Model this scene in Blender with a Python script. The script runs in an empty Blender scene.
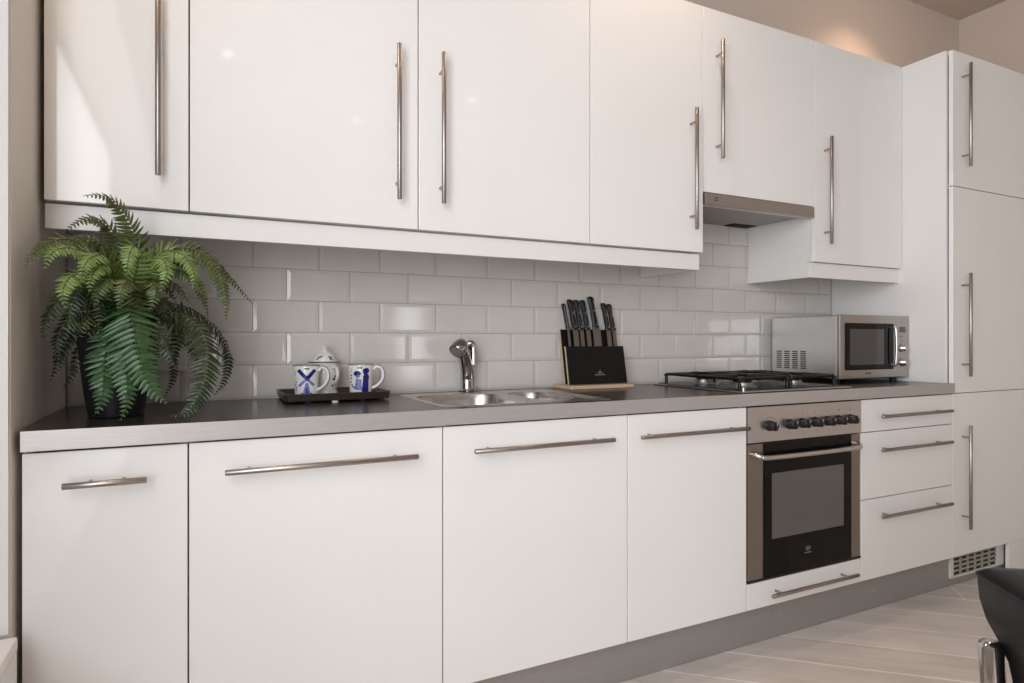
import bpy, bmesh, math, random
from mathutils import Vector, Matrix
random.seed(7)
C = bpy.context.scene.collection
PI = math.pi
CAM_A, CAM_H, CAM_F = 0.4619, 1.07, 635.0      # yaw to the right of the wall normal, eye height, focal length in pixels of a 1024 wide frame
R_ = (math.cos(CAM_A), -math.sin(CAM_A)); F_ = (math.sin(CAM_A), math.cos(CAM_A))

# ------------------------------------------------------------------ materials
def mat(name, col, rough=.5, metal=0., noise=0., nscale=20., bump=0., stretch=None, ior=1.5, coat=0., rnoise=0., spec=.5):
    m = bpy.data.materials.new(name); m.use_nodes = True
    nt = m.node_tree; b = nt.nodes['Principled BSDF']
    b.inputs['Base Color'].default_value = (*col, 1); b.inputs['Roughness'].default_value = rough
    b.inputs['Metallic'].default_value = metal; b.inputs['IOR'].default_value = ior
    b.inputs['Specular IOR Level'].default_value = spec
    b.inputs['Coat Weight'].default_value = coat; b.inputs['Coat Roughness'].default_value = .05
    if noise or bump or rnoise:
        tc = nt.nodes.new('ShaderNodeTexCoord'); mp = nt.nodes.new('ShaderNodeMapping')
        nz = nt.nodes.new('ShaderNodeTexNoise'); nz.inputs['Scale'].default_value = nscale; nz.inputs['Detail'].default_value = 4
        nt.links.new(tc.outputs['Object'], mp.inputs['Vector']); nt.links.new(mp.outputs['Vector'], nz.inputs['Vector'])
        if stretch: mp.inputs['Scale'].default_value = stretch
        if noise:
            rp = nt.nodes.new('ShaderNodeValToRGB')
            rp.color_ramp.elements[0].position = .3; rp.color_ramp.elements[1].position = .7
            rp.color_ramp.elements[0].color = (*[c*(1-noise) for c in col], 1); rp.color_ramp.elements[1].color = (*[min(1, c*(1+noise)) for c in col], 1)
            nt.links.new(nz.outputs['Fac'], rp.inputs['Fac']); nt.links.new(rp.outputs['Color'], b.inputs['Base Color'])
        if rnoise:
            mr = nt.nodes.new('ShaderNodeMapRange'); mr.inputs['To Min'].default_value = rough-rnoise; mr.inputs['To Max'].default_value = rough+rnoise
            nt.links.new(nz.outputs['Fac'], mr.inputs['Value']); nt.links.new(mr.outputs['Result'], b.inputs['Roughness'])
        if bump:
            bp = nt.nodes.new('ShaderNodeBump'); bp.inputs['Strength'].default_value = bump; bp.inputs['Distance'].default_value = .002
            nt.links.new(nz.outputs['Fac'], bp.inputs['Height']); nt.links.new(bp.outputs['Normal'], b.inputs['Normal'])
    return m

M = {}
M['gloss'] = mat('white_gloss_front', (.80, .785, .765), .055, noise=.01, nscale=3)
M['white'] = mat('white_melamine', (.78, .765, .74), .35, noise=.01, nscale=4)
M['wall'] = mat('painted_plaster', (.56, .48, .42), .75, noise=.02, nscale=3, bump=.03)
M['wall_white'] = mat('white_paint', (.80, .79, .77), .55, noise=.01, nscale=4)
M['wall_pale'] = mat('pale_plaster', (.74, .69, .635), .7, noise=.02, nscale=3, bump=.03)  # wall paint lightened to make up for light missing on the left wall
M['wall_room'] = mat('taupe_wall_paint', (.26, .235, .21), .8, noise=.02, nscale=3)  # unseen wall, colour darkened to cut bounce and deepen black reflections
M['ceiling'] = mat('ceiling_paint', (.46, .40, .35), .8, noise=.02, nscale=2)
M['tile'] = mat('glazed_white_tile', (.645, .61, .575), .09, noise=.025, nscale=9, bump=.05)
M['grout'] = mat('tile_grout', (.42, .39, .36), .8, noise=.08, nscale=60)
M['worktop'] = mat('dark_laminate', (.040, .036, .034), .25, noise=.12, nscale=300, rnoise=.03)
M['edge'] = mat('brushed_edge_strip', (.50, .475, .46), .42, .55, noise=.06, nscale=40, stretch=(.3, 1, 14))
M['plinth'] = mat('brushed_plinth', (.34, .325, .31), .42, .45, noise=.05, nscale=40, stretch=(.3, 1, 12))
M['steel'] = mat('brushed_steel', (.60, .585, .57), .3, 1, noise=.05, nscale=60, stretch=(.5, 1, 14))
M['bar'] = mat('brushed_steel_bar', (.36, .33, .305), .33, 1, noise=.05, nscale=80)
M['warmsteel'] = mat('oven_steel', (.32, .285, .258), .33, 1, noise=.06, nscale=40, stretch=(12, 1, .4))
M['midsteel'] = mat('satin_steel', (.42, .39, .365), .33, 1, noise=.05, nscale=60, stretch=(.5, 1, 14))
M['blade'] = mat('blade_steel', (.24, .225, .21), .34, 1, noise=.12, nscale=50, stretch=(20, 1, 1))
M['sinksteel'] = mat('sink_steel', (.56, .53, .50), .3, 1, noise=.04, nscale=60)
M['chrome'] = mat('polished_chrome', (.48, .465, .45), .07, 1, noise=.02, nscale=5)
M['blackglass'] = mat('black_glass', (.005, .005, .005), .04, noise=.1, nscale=3, spec=.16)
M['ovenwin'] = mat('oven_window_glass', (.105, .096, .089), .06, noise=.05, nscale=3)  # lighter base colour stands in for a reflection in the oven window
M['mwwin'] = mat('microwave_window', (.06, .058, .055), .12, noise=.08, nscale=400)
M['black'] = mat('black_plastic', (.010, .009, .009), .32, noise=.1, nscale=50, spec=.4)
M['iron'] = mat('black_enamel', (.008, .0075, .0075), .3, noise=.2, nscale=80, spec=.3)
M['blackpanel'] = mat('black_lacquer', (.006, .0055, .0055), .42, noise=.1, nscale=30, spec=.25)
M['dark'] = mat('dark_recess', (.012, .011, .010), .8, noise=.1, nscale=20)
M['alu'] = mat('burner_aluminium', (.38, .365, .35), .45, 1, noise=.05, nscale=40)
M['filter'] = mat('grease_filter_mesh', (.34, .32, .31), .45, .6, noise=.25, nscale=260)
M['wood'] = mat('pale_beech', (.62, .45, .30), .5, noise=.12, nscale=18, stretch=(1, 8, 8))
M['darkwood'] = mat('dark_stained_wood', (.035, .026, .02), .32, noise=.25, nscale=22, stretch=(1, 9, 9))
M['china'] = mat('white_china', (.76, .74, .71), .12, noise=.015, nscale=20)
M['blue'] = mat('delft_blue', (.018, .02, .17), .2, noise=.35, nscale=120)
M['paleblue'] = mat('pale_delft_blue', (.16, .19, .45), .2, noise=.4, nscale=150)
M['ink'] = mat('dark_outline_glaze', (.02, .02, .045), .2, noise=.2, nscale=80)
M['pot'] = mat('dark_pot_glaze', (.009, .0085, .0115), .45, noise=.15, nscale=12, spec=.3)
M['soil'] = mat('potting_soil', (.02, .014, .01), .95, noise=.4, nscale=90, bump=.5)
M['olive'] = mat('olive_fern_leaf', (.055, .078, .016), .36, noise=.35, nscale=45)
M['mid'] = mat('dark_fern_leaf', (.017, .034, .009), .36, noise=.35, nscale=45)  # fronds in the plant's shade, the shade put into a darker green
M['bright'] = mat('fresh_fern_leaf', (.135, .205, .048), .36, noise=.25, nscale=45)
M['bluegreen'] = mat('blue_green_fern_leaf', (.036, .094, .030), .32, noise=.4, nscale=60)
M['stem'] = mat('fern_stem', (.07, .08, .025), .6, noise=.3, nscale=60)
M['leather'] = mat('black_leather', (.0045, .0042, .0046), .34, noise=.1, nscale=30, bump=.25, spec=.13)
M['vent'] = mat('vent_cream_plastic', (.62, .60, .55), .5, noise=.03, nscale=20)
M['louvre'] = mat('vent_louvre', (.30, .29, .23), .5, noise=.1, nscale=30)
M['mark'] = mat('printed_mark', (.05, .045, .04), .5, noise=.1, nscale=30)
M['greymark'] = mat('pale_printed_mark', (.45, .44, .43), .4, noise=.1, nscale=30)
M['dullmark'] = mat('worn_printed_mark', (.17, .165, .16), .5, noise=.2, nscale=200)
M['lcd'] = mat('display_glass', (.09, .09, .085), .15, noise=.1, nscale=200)
M['downlight'] = mat('downlight_trim', (.75, .73, .7), .4, noise=.02, nscale=10)

def floor_material():
    m = bpy.data.materials.new('whitewashed_oak_planks'); m.use_nodes = True
    nt = m.node_tree; N = nt.nodes; L = nt.links; b = N['Principled BSDF']
    tc = N.new('ShaderNodeTexCoord'); mp = N.new('ShaderNodeMapping')
    mp.inputs['Rotation'].default_value = (0, 0, math.radians(42)); mp.inputs['Location'].default_value = (.35, -.113, 0)
    L.new(tc.outputs['Object'], mp.inputs['Vector'])
    br = N.new('ShaderNodeTexBrick'); br.offset = .37; br.offset_frequency = 2
    for k, v in (('Scale', 1), ('Mortar Size', .0028), ('Mortar Smooth', .3), ('Bias', 0), ('Brick Width', 2.3), ('Row Height', .182)): br.inputs[k].default_value = v
    br.inputs['Color1'].default_value = (.57, .52, .48, 1); br.inputs['Color2'].default_value = (.66, .605, .565, 1); br.inputs['Mortar'].default_value = (.86, .825, .79, 1)
    L.new(mp.outputs['Vector'], br.inputs['Vector'])
    m2 = N.new('ShaderNodeMapping'); m2.inputs['Scale'].default_value = (2.2, 26, 1); L.new(mp.outputs['Vector'], m2.inputs['Vector'])
    nz = N.new('ShaderNodeTexNoise'); nz.inputs['Scale'].default_value = 1; nz.inputs['Detail'].default_value = 6; nz.inputs['Distortion'].default_value = .6
    L.new(m2.outputs['Vector'], nz.inputs['Vector'])
    n2 = N.new('ShaderNodeTexNoise'); n2.inputs['Scale'].default_value = 4; L.new(mp.outputs['Vector'], n2.inputs['Vector'])
    mr = N.new('ShaderNodeMapRange'); mr.inputs['From Min'].default_value = .3; mr.inputs['From Max'].default_value = .7
    mr.inputs['To Min'].default_value = .88; mr.inputs['To Max'].default_value = 1.06; L.new(nz.outputs['Fac'], mr.inputs['Value'])
    m3 = N.new('ShaderNodeMapRange'); m3.inputs['From Min'].default_value = .3; m3.inputs['From Max'].default_value = .7
    m3.inputs['To Min'].default_value = .90; m3.inputs['To Max'].default_value = 1.08; L.new(n2.outputs['Fac'], m3.inputs['Value'])
    mu = N.new('ShaderNodeMath'); mu.operation = 'MULTIPLY'; L.new(mr.outputs['Result'], mu.inputs[0]); L.new(m3.outputs['Result'], mu.inputs[1])
    mx = N.new('ShaderNodeVectorMath'); mx.operation = 'SCALE'; L.new(br.outputs['Color'], mx.inputs[0]); L.new(mu.outputs['Value'], mx.inputs['Scale'])
    L.new(mx.outputs['Vector'], b.inputs['Base Color']); b.inputs['Roughness'].default_value = .5
    bp = N.new('ShaderNodeBump'); bp.inputs['Strength'].default_value = .15; bp.inputs['Distance'].default_value = .002
    L.new(nz.outputs['Fac'], bp.inputs['Height']); L.new(bp.outputs['Normal'], b.inputs['Normal'])
    return m
def lamp_material():
    m = bpy.data.materials.new('lit_downlight_lens'); m.use_nodes = True; p = m.node_tree.nodes['Principled BSDF']
    p.inputs['Base Color'].default_value = (.8, .78, .75, 1); p.inputs['Emission Color'].default_value = (1, .86, .70, 1); p.inputs['Emission Strength'].default_value = 18
    return m
M['lamp'] = lamp_material()
M['floor'] = floor_material()
def glass_material():
    m = bpy.data.materials.new('window_glass'); m.use_nodes = True
    b = m.node_tree.nodes['Principled BSDF']; b.inputs['Transmission Weight'].default_value = 1; b.inputs['Roughness'].default_value = 0; b.inputs['IOR'].default_value = 1.45
    return m
M['glass'] = glass_material()

# ------------------------------------------------------------------ mesh collector (world coordinates)
class MB:
    def __init__(s): s.b = bmesh.new(); s.round = False
    def box(s, x0, x1, y0, y1, z0, z1, bev=0., seg=2):
        r = bmesh.ops.create_cube(s.b, size=1); vs = r['verts']
        for v in vs: v.co = Vector(((x0+x1)/2+v.co.x*(x1-x0), (y0+y1)/2+v.co.y*(y1-y0), (z0+z1)/2+v.co.z*(z1-z0)))
        if bev:
            es = {e for v in vs for e in v.link_edges}
            bmesh.ops.bevel(s.b, geom=list(es), offset=bev, segments=seg, affect='EDGES', profile=.5)
        return s
    def obox(s, mtx, sx, sy, sz, bev=0., seg=2):
        r = bmesh.ops.create_cube(s.b, size=1); vs = r['verts']
        for v in vs: v.co = Vector((v.co.x*sx, v.co.y*sy, v.co.z*sz))
        if bev:
            es = {e for v in vs for e in v.link_edges}
            g = bmesh.ops.bevel(s.b, geom=list(es), offset=bev, segments=seg, affect='EDGES', profile=.5)
            vs = list({v for f in g['faces'] for v in f.verts} | {v for v in vs if v.is_valid})
        for v in vs: v.co = mtx @ v.co
        return s
    def rings(s, rings, caps=(True, True), closed=True):
        L = [[s.b.verts.new(Vector(p)) for p in ring] for ring in rings]
        for a, c in zip(L, L[1:]):
            n = len(a)
            for i in range(n if closed else n-1):
                j = (i+1) % n
                try: s.b.faces.new((a[i], a[j], c[j], c[i]))
                except ValueError: pass
        if caps[0] and len(L[0]) > 2: s.b.faces.new(list(reversed(L[0])))
        if caps[1] and len(L[-1]) > 2: s.b.faces.new(L[-1])
        return s
    def lathe(s, prof, c, n=32, axis='z', caps=(True, True), arc=None):
        c = Vector(c); rg = []; s.round = True
        for r, h in prof:
            ring = []
            for i in range(n):
                t = 2*PI*i/n; u, v = max(r, 1e-5)*math.cos(t), max(r, 1e-5)*math.sin(t)
                ring.append(c + (Vector((u, v, h)) if axis == 'z' else Vector((u, -h, v)) if axis == 'y' else Vector((h, u, v))))
            rg.append(ring)
        return s.rings(rg, caps)
    def tube(s, pts, r, n=12, caps=True, flat=None):
        pts = [Vector(p) for p in pts]; rg = []; up = None; s.round = True
        rs = r if isinstance(r, (list, tuple)) else [r]*len(pts)
        for i, p in enumerate(pts):
            t = (pts[min(i+1, len(pts)-1)]-pts[max(i-1, 0)]).normalized()
            if up is None:
                up = Vector((0, 0, 1)) if abs(t.z) < .9 else Vector((1, 0, 0))
            a = (up - t*up.dot(t)).normalized(); up = a; bb = t.cross(a)
            rg.append([p + a*rs[i]*math.cos(2*PI*k/n)*(flat or 1) + bb*rs[i]*math.sin(2*PI*k/n) for k in range(n)])
        return s.rings(rg, (caps, caps))
    def poly(s, pts):
        s.b.faces.new([s.b.verts.new(Vector(p)) for p in pts]); return s
    def build(s, name, m, parent=None, loc=None, smooth=True, ang=None, recalc=True):
        if recalc: bmesh.ops.recalc_face_normals(s.b, faces=s.b.faces)
        if parent is not None: base = Vector(parent['_loc']) if '_loc' in parent else Vector((0, 0, 0))
        elif loc is not None: base = Vector(loc)
        else: base = Vector((0, 0, 0))
        bmesh.ops.translate(s.b, verts=s.b.verts, vec=-base)
        me = bpy.data.meshes.new(name); s.b.to_mesh(me); s.b.free()
        if smooth:
            me.polygons.foreach_set('use_smooth', [True]*len(me.polygons))
            me.set_sharp_from_angle(angle=math.radians(ang or (48 if s.round else 18)))
        me.materials.append(M[m] if isinstance(m, str) else m)
        o = bpy.data.objects.new(name, me); C.objects.link(o)
        o['_loc'] = list(base)
        if parent is not None: o.parent = parent
        else: o.location = base
        return o

def smooth_path(pts, n=8):
    pts = [Vector(p) for p in pts]; out = []
    P = [pts[0]*2-pts[1]] + pts + [pts[-1]*2-pts[-2]]
    for i in range(1, len(P)-2):
        for k in range(n):
            t = k/n; a, b, c, d = P[i-1], P[i], P[i+1], P[i+2]
            out.append(.5*((2*b)+(c-a)*t+(2*a-5*b+4*c-d)*t*t+(3*b-a-3*c+d)*t**3))
    out.append(pts[-1]); return out
def thing(name, label, cat, loc, group=None):
    o = bpy.data.objects.new(name, None); C.objects.link(o); o.location = loc; o['_loc'] = list(loc); o.empty_display_size = .05
    o['label'] = label; o['category'] = cat
    if group: o['group'] = group
    return o
def tag(o, label, cat, group=None, kind=None):
    o['label'] = label; o['category'] = cat
    if group: o['group'] = group
    if kind: o['kind'] = kind
    return o
def struct(o): o['kind'] = 'structure'; return o

# ------------------------------------------------------------------ the room
D, D2, WB = 1.585, 1.792, 2.154            # front planes of base and wall units, plane of the back wall
XL, XR, ZC, YF = -.3265, 3.985, 2.936, -3.6
X = [-.3155, -.015, .585, 1.185, 1.685, 2.285, 2.868]
struct(MB().box(-1.6, XR+.2, YF-.2, WB+.2, -.1, 0).build('floor', 'floor'))
ceil_ = struct(MB().box(-1.6, XR+.2, YF-.2, WB+.2, ZC, ZC+.1).build('ceiling', 'ceiling'))
wb = struct(MB().box(-1.6, XR+.2, WB, WB+.12, 0, ZC).build('wall_back', 'wall'))
struct(MB().box(XR, XR+.12, YF, WB, 0, ZC).build('wall_right', 'wall'))
# the left wall: a short return beside the units, a low wall under the wide window and the far end
wl = MB().box(-.75, XL, 1.561, WB, 0, ZC).box(-.75, -.33, -2.6, 1.560, 2.62, ZC).box(-.75, -.33, YF, -2.6, 0, ZC)
struct(wl.build('wall_left', 'wall_pale'))
lw = MB().box(-.75, -.3115, -2.6, 1.533, 0, .466)
struct(lw.build('wall_left_low', 'wall_white'))
struct(MB().box(-.72, XL-.002, 1.549, 1.561, .495, 2.62).build('trim_1', 'wall_white'))    # painted window lining
win = struct(MB().box(-.70, -.310, -2.6, 1.535, .467, .494, .004).build('window_1', 'wall_white'))
f = MB()
for a, b in ((-2.6, -2.54), (-1.27, -1.2), (.1, .17), (1.475, 1.533)): f.box(-.70, -.64, a, b, .495, 2.62, .003)
for a, b in ((.495, .56), (2.55, 2.62)): f.box(-.695, -.645, -2.6, 1.53, a, b, .003)
f.build('window_frame', 'wall_white', win)
MB().box(-.672, -.668, -2.58, 1.5, .52, 2.6).build('window_pane', 'glass', win)
# the wall behind the camera with one tall window
wx0, wx1, wz0, wz1 = 2.28, 2.70, .58, 1.60
wf = MB().box(-1.6, wx0, YF-.12, YF, 0, ZC).box(wx1, XR+.2, YF-.12, YF, 0, ZC).box(wx0, wx1, YF-.12, YF, 0, wz0).box(wx0, wx1, YF-.12, YF, wz1, ZC)
struct(wf.build('wall_front', 'wall_room'))
w2 = MB()
for p, q in ((wx0, wx0+.05), (wx1-.05, wx1)): w2.box(p, q, YF-.1, YF-.04, wz0, wz1, .003)
for p, q in ((wz0, wz0+.05), (wz1-.05, wz1)): w2.box(wx0, wx1, YF-.095, YF-.045, p, q, .003)
w2 = struct(w2.build('window_2', 'wall_white'))
MB().box(wx0+.02, wx1-.02, YF-.073, YF-.069, wz0+.02, wz1-.02).build('window_pane', 'glass', w2)

# tiled splashback: half-bond glazed tiles with bevelled rims over a bed of grout
TZ, TX, JX = .1025, .2014, .160
TY = 2.1465
grout = MB().box(XL+.003, 2.866, TY+.0035, WB-.0005, .80, 1.66)
grout.build('grout_bed', 'grout', wb)
t = MB()
def tile(x0, x1, z0, z1):
    g = .0013; x0 += g; x1 -= g; z0 += g; z1 -= g
    if x1-x0 < .012: return
    bx = min(.011, (x1-x0)*.3); dx, dz = random.gauss(0, .0003), random.gauss(0, .0003)
    def yy(x, z): return dx*((x-x0)/(x1-x0)-.5)*2*.6 + dz*((z-z0)/(z1-z0)-.5)*2*.6
    A = [(x0, TY+.004, z0), (x1, TY+.004, z0), (x1, TY+.004, z1), (x0, TY+.004, z1)]
    Bq = [(x, TY+.0012, z) for x, _, z in A]
    Ci = [(x0+bx, 0, z0+.011), (x1-bx, 0, z0+.011), (x1-bx, 0, z1-.011), (x0+bx, 0, z1-.011)]
    Ci = [(x, TY-.0008+yy(x, z), z) for x, _, z in Ci]
    t.rings([A, Bq, Ci], (False, True))
for r in range(8):
    z1 = 1.6075-r*TZ; z0 = z1-TZ
    if z1 < .83: break
    off = JX if r % 2 == 0 else JX+TX/2      # bond read off the wall
    k0 = int((XL-off)/TX)-2
    for k in range(k0, k0+22):
        a, b = off+k*TX, off+(k+1)*TX
        a, b = max(a, XL+.004), min(b, 2.866)
        if b-a > .01: tile(a, b, max(z0, .83), z1)
t.build('tile_facing', 'tile', wb, smooth=False)

# ------------------------------------------------------------------ handles
def handle_v(parent, x, z0, z1, yd, r=.0068):
    m = MB(); y = yd-.035
    m.lathe([(r*.85, z0), (r, z0+.001), (r, z1-.001), (r*.85, z1)], (x, y, 0), 16)
    L = z1-z0; o = L*.115 if L > .2 else L*.18
    for z in (z0+o, z1-o): m.tube([(x, y+.004, z), (x, yd, z)], .0042, 10)
    return m.build('handle', 'bar', parent)
def handle_h(parent, x0, x1, z, yd, r=.0068):
    m = MB(); y = yd-.035
    m.lathe([(r*.85, x0), (r, x0+.001), (r, x1-.001), (r*.85, x1)], (0, y, z), 16, 'x')
    L = x1-x0; o = L*.115 if L > .2 else L*.3
    for x in (x0+o, x1-o): m.tube([(x, y+.004, z), (x, yd, z)], .0042, 10)
    return m.build('handle', 'bar', parent)
def front(parent, name, x0, x1, z0, z1, yd):
    return MB().box(x0+.0017, x1-.0017, yd, yd+.018, z0, z1, .0015).build(name, 'gloss', parent)
def carcass(parent, x0, x1, y0, y1, z0, z1, top=False, shelf=None, name='carcass'):
    m = MB(); w = .016; x0 += .0006; x1 -= .0006
    m.box(x0, x0+w, y0, y1, z0, z1).box(x1-w, x1, y0, y1, z0, z1).box(x0+w, x1-w, y0, y1, z0, z0+w).box(x0+w, x1-w, y1-.006, y1, z0+w, z1)
    if top: m.box(x0+w, x1-w, y0, y1-.006, z1-w, z1)
    if shelf: m.box(x0+w, x1-w, y0, y1-.006, shelf-w, shelf)
    return m.build(name, 'white', parent)

# ------------------------------------------------------------------ base units
BZ0, BZ1 = .1435, .8435
def base(x0, x1, label, hx):
    t = thing('base_cabinet', label, 'cabinet', ((x0+x1)/2, 1.86, BZ0), 'white base cabinets')
    carcass(t, x0, x1, D+.0195, 2.14, BZ0, .8445)
    d = front(t, 'door', x0, x1, BZ0, BZ1-.003, D)
    handle_h(d, hx[0], hx[1], .7745, D)
    return t
base(X[0], X[1], 'narrow white base cabinet with a short bar handle beside the left wall', (-.242, -.093))
base(X[1], X[2], 'wide white base cabinet with a long bar handle under the tea tray', (.058, .506))
base(X[2], X[3], 'wide white base cabinet with a long bar handle under the sink', (.662, 1.113))
base(X[3], X[4], 'white base cabinet with a bar handle directly beside the oven, below the knife block', (1.212, 1.663))
t = thing('oven_drawer_cabinet', 'low white drawer cabinet with a bar handle directly under the oven', 'cabinet', (1.985, 1.86, BZ0))
carcass(t, X[4], X[5], D+.0195, 2.14, BZ0, .2345, True)
d = front(t, 'drawer', X[4], X[5], BZ0, .2335, D); handle_h(d, 1.771, 2.222, .191, D)
t = thing('drawer_cabinet', 'white three-drawer base cabinet with bar handles under the microwave', 'cabinet', (2.576, 1.86, BZ0))
carcass(t, X[5], X[6], D+.0195, 2.14, BZ0, .8445)
for z0, z1, zh in ((BZ0, .4525, .389), (.4555, .7125, .646), (.7155, BZ1-.003, .776)):
    d = front(t, 'drawer', X[5], 2.8855, z0, z1, D); handle_h(d, 2.364, 2.823, zh, D)
# plinth: two boards meeting under the oven
pl = MB().box(XL+.004, 1.851, 1.625, 1.641, .001, .1425, .0008).box(1.8525, 3.404, 1.625, 1.641, .001, .1425, .0008).build('plinth', 'plinth', None, (1.5, 1.63, 0))
tag(pl, 'brushed grey plinth board along the floor below the base cabinets', 'plinth')
for x in (1.90, 2.42):
    MB().lathe([(.004, 0), (.004, .0012), (.002, .0018)], (x, 1.6249, .075), 12, 'y').build('screw', 'steel', pl)
# vent grille in the plinth under the tall unit
t = thing('vent_grille', 'cream slotted vent grille set in the plinth below the tall unit', 'vent', (3.12, 1.62, .08))
m = MB(); vx0, vx1, vz0, vz1 = 2.926, 3.345, .036, .1385
m.box(vx0, vx0+.022, 1.6145, 1.6248, vz0, vz1, .001).box(3.285, vx1, 1.6145, 1.6248, vz0, vz1, .001)
m.box(vx0+.022, 3.285, 1.6145, 1.6248, vz0, vz0+.009).box(vx0+.022, 3.285, 1.6145, 1.6248, vz1-.007, vz1)
m.build('frame', 'vent', t)
MB().box(vx0+.022, 3.285, 1.622, 1.6246, vz0+.009, vz1-.007).build('backing', 'dark', t)
m = MB()
for i in range(1, 6): xx = vx0+.022+(3.285-vx0-.022)*i/6; m.box(xx-.005, xx+.005, 1.616, 1.6215, vz0+.009, vz1-.007)
for i in range(1, 5):
    zz = vz0+.009+(vz1-vz0-.016)*i/4.3; m.box(vx0+.022, 3.285, 1.6165, 1.6212, zz-.005, zz+.004)
m.build('slats', 'louvre', t)
for x in (vx0+.011, 3.31): MB().lathe([(.003, 0), (.003, .001)], (x, 1.6144, .09), 10, 'y').build('screw', 'steel', t)

# ------------------------------------------------------------------ worktop with cut-outs for the two sink bowls
WT = .887
SX0, SX1, SY0, SY1 = .607, 1.160, 1.625, 2.075
wt = MB()
hx0, hx1, hy0, hy1 = SX0+.012, SX1-.012, SY0+.012, SY1-.012
z0 = .8455
def strip(a, b, c, d): wt.box(a, b, c, d, z0, WT)
strip(-.3150, hx0, 1.5775, 2.144); strip(hx1, 2.8665, 1.5775, 2.144); strip(hx0, hx1, 1.5775, hy0); strip(hx0, hx1, hy1, 2.144)
bmesh.ops.remove_doubles(wt.b, verts=wt.b.verts, dist=1e-5)
wo = wt.build('worktop', 'worktop', None, (1.28, 1.86, z0), smooth=False)
tag(wo, 'long dark grey worktop with a brushed pale front edge', 'worktop')
MB().box(-.3150, 2.884, 1.5745, 1.5773, z0, WT+.0003, .0006).build('edge_strip', 'edge', wo)
MB().box(2.8668, 2.884, 1.5776, 1.6035, z0, WT).build('end_strip', 'edge', wo)

# ------------------------------------------------------------------ wall units
def wall_cab(x0, x1, z0, label, hx, hz, zc=None):
    t = thing('wall_cabinet', label, 'wall cabinet', ((x0+x1)/2, 1.97, z0), 'white wall cabinets')
    carcass(t, x0, x1, D2+.0195, 2.143, z0+.001, 2.309, True)
    d = front(t, 'door', x0, x1, z0, 2.3095, D2)
    handle_v(d, hx, hz[0], hz[1], D2)
    return t
UZ = 1.3955
wall_cab(X[0], X[1], UZ, 'narrow white wall cabinet at the left wall above the fern', -.082, (1.470, 1.914))
wall_cab(X[1], X[2], UZ, 'wide white wall cabinet above the mugs, its handle at the right edge', .518, (1.471, 1.914))
wall_cab(X[2], X[3], UZ, 'wide white wall cabinet above the tap, its handle at the left edge', .652, (1.472, 1.916))
wall_cab(X[3], X[4], UZ, 'white wall cabinet above the knife block, beside the cooker hood', 1.622, (1.472, 1.913))
wall_cab(X[4], X[5], 1.622, 'short white wall cabinet directly above the cooker hood', 1.748, (1.745, 2.186))
end_cab = wall_cab(X[5], X[6], UZ, 'white wall cabinet above the microwave beside the tall unit', 2.349, (1.468, 1.913))
pz0, pz1 = 1.3325, 1.391
p = MB().box(X[0], X[4]-.001, 1.8125, 1.8285, pz0, pz1, .001).box(X[4]-.017, X[4]-.001, 1.829, 2.143, pz0, 1.3962, .001)
tag(p.build('light_pelmet', 'white', None, (.7, 1.82, pz0)), 'long white pelmet strip under the four wall cabinets from the left wall to the hood', 'pelmet')
p = MB().box(X[5]-.004, 2.8693, 1.8085, 1.8245, pz0-.001, pz1+.003, .001).box(X[5]-.004, X[5]+.012, 1.825, 2.143, pz0-.001, 1.3966, .001)
p.build('pelmet', 'white', end_cab)

# cooker hood
t = thing('cooker_hood', 'slim brushed steel cooker hood between the wall cabinets above the hob', 'cooker hood', (1.985, 1.96, 1.58))
MB().box(X[4]+.004, X[5]-.003, 1.806, 2.143, 1.588, 1.6205).build('body', 'filter', t)
MB().box(X[4]+.003, X[5]-.004, 1.786, 1.8055, 1.5755, 1.6185, .0015).build('front_strip', 'midsteel', t)
MB().box(X[4]+.02, X[5]-.02, 1.83, 2.06, 1.583, 1.5875, .002).build('grease_filter', 'filter', t)
m = MB().box(X[4]+.01, X[5]-.006, 1.8058, 1.826, 1.5765, 1.5875, .001); m.build('filter_rail', 'steel', t)
MB().box(2.13, 2.268, 2.075, 2.135, 1.584, 1.5876, .001).build('lamp_cover', 'dark', t)
for z in (1.603, 1.594): MB().box(1.735, 1.752, 1.7852, 1.787, z-.0018, z+.0018).build('switch', 'mark', t)

# tall unit
t = thing('tall_cabinet', 'tall white fridge cabinet with three stacked doors at the end of the run', 'tall cabinet', (3.18, 1.86, .1435))
m = MB().box(2.8695, 2.8855, D+.0195, 2.150, BZ0, 2.309, .001).box(3.469, 3.485, D+.02, 2.150, BZ0, 2.309)
m.box(2.886, 3.4685, D+.02, 2.15, 2.293, 2.309).box(2.886, 3.4685, D+.02, 2.15, BZ0, BZ0+.016).box(2.886, 3.4685, 2.14, 2.15, BZ0+.017, 2.292)
for z in (.843, 1.729): m.box(2.886, 3.4685, D+.0205, 2.139, z-.008, z+.008)
m.build('carcass', 'white', t)
for z0, z1, h in ((BZ0, .8415, (.264, .707)), (.8445, 1.7275, (.916, 1.357)), (1.7305, 2.3095, (1.812, 2.254))):
    d = front(t, 'door', 2.886, 3.484, z0, z1, D); handle_v(d, 2.954, h[0], h[1], D)
MB().box(3.335, 3.484, 1.588, 1.604, .001, .142).build('filler_panel', 'gloss', t)

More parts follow.
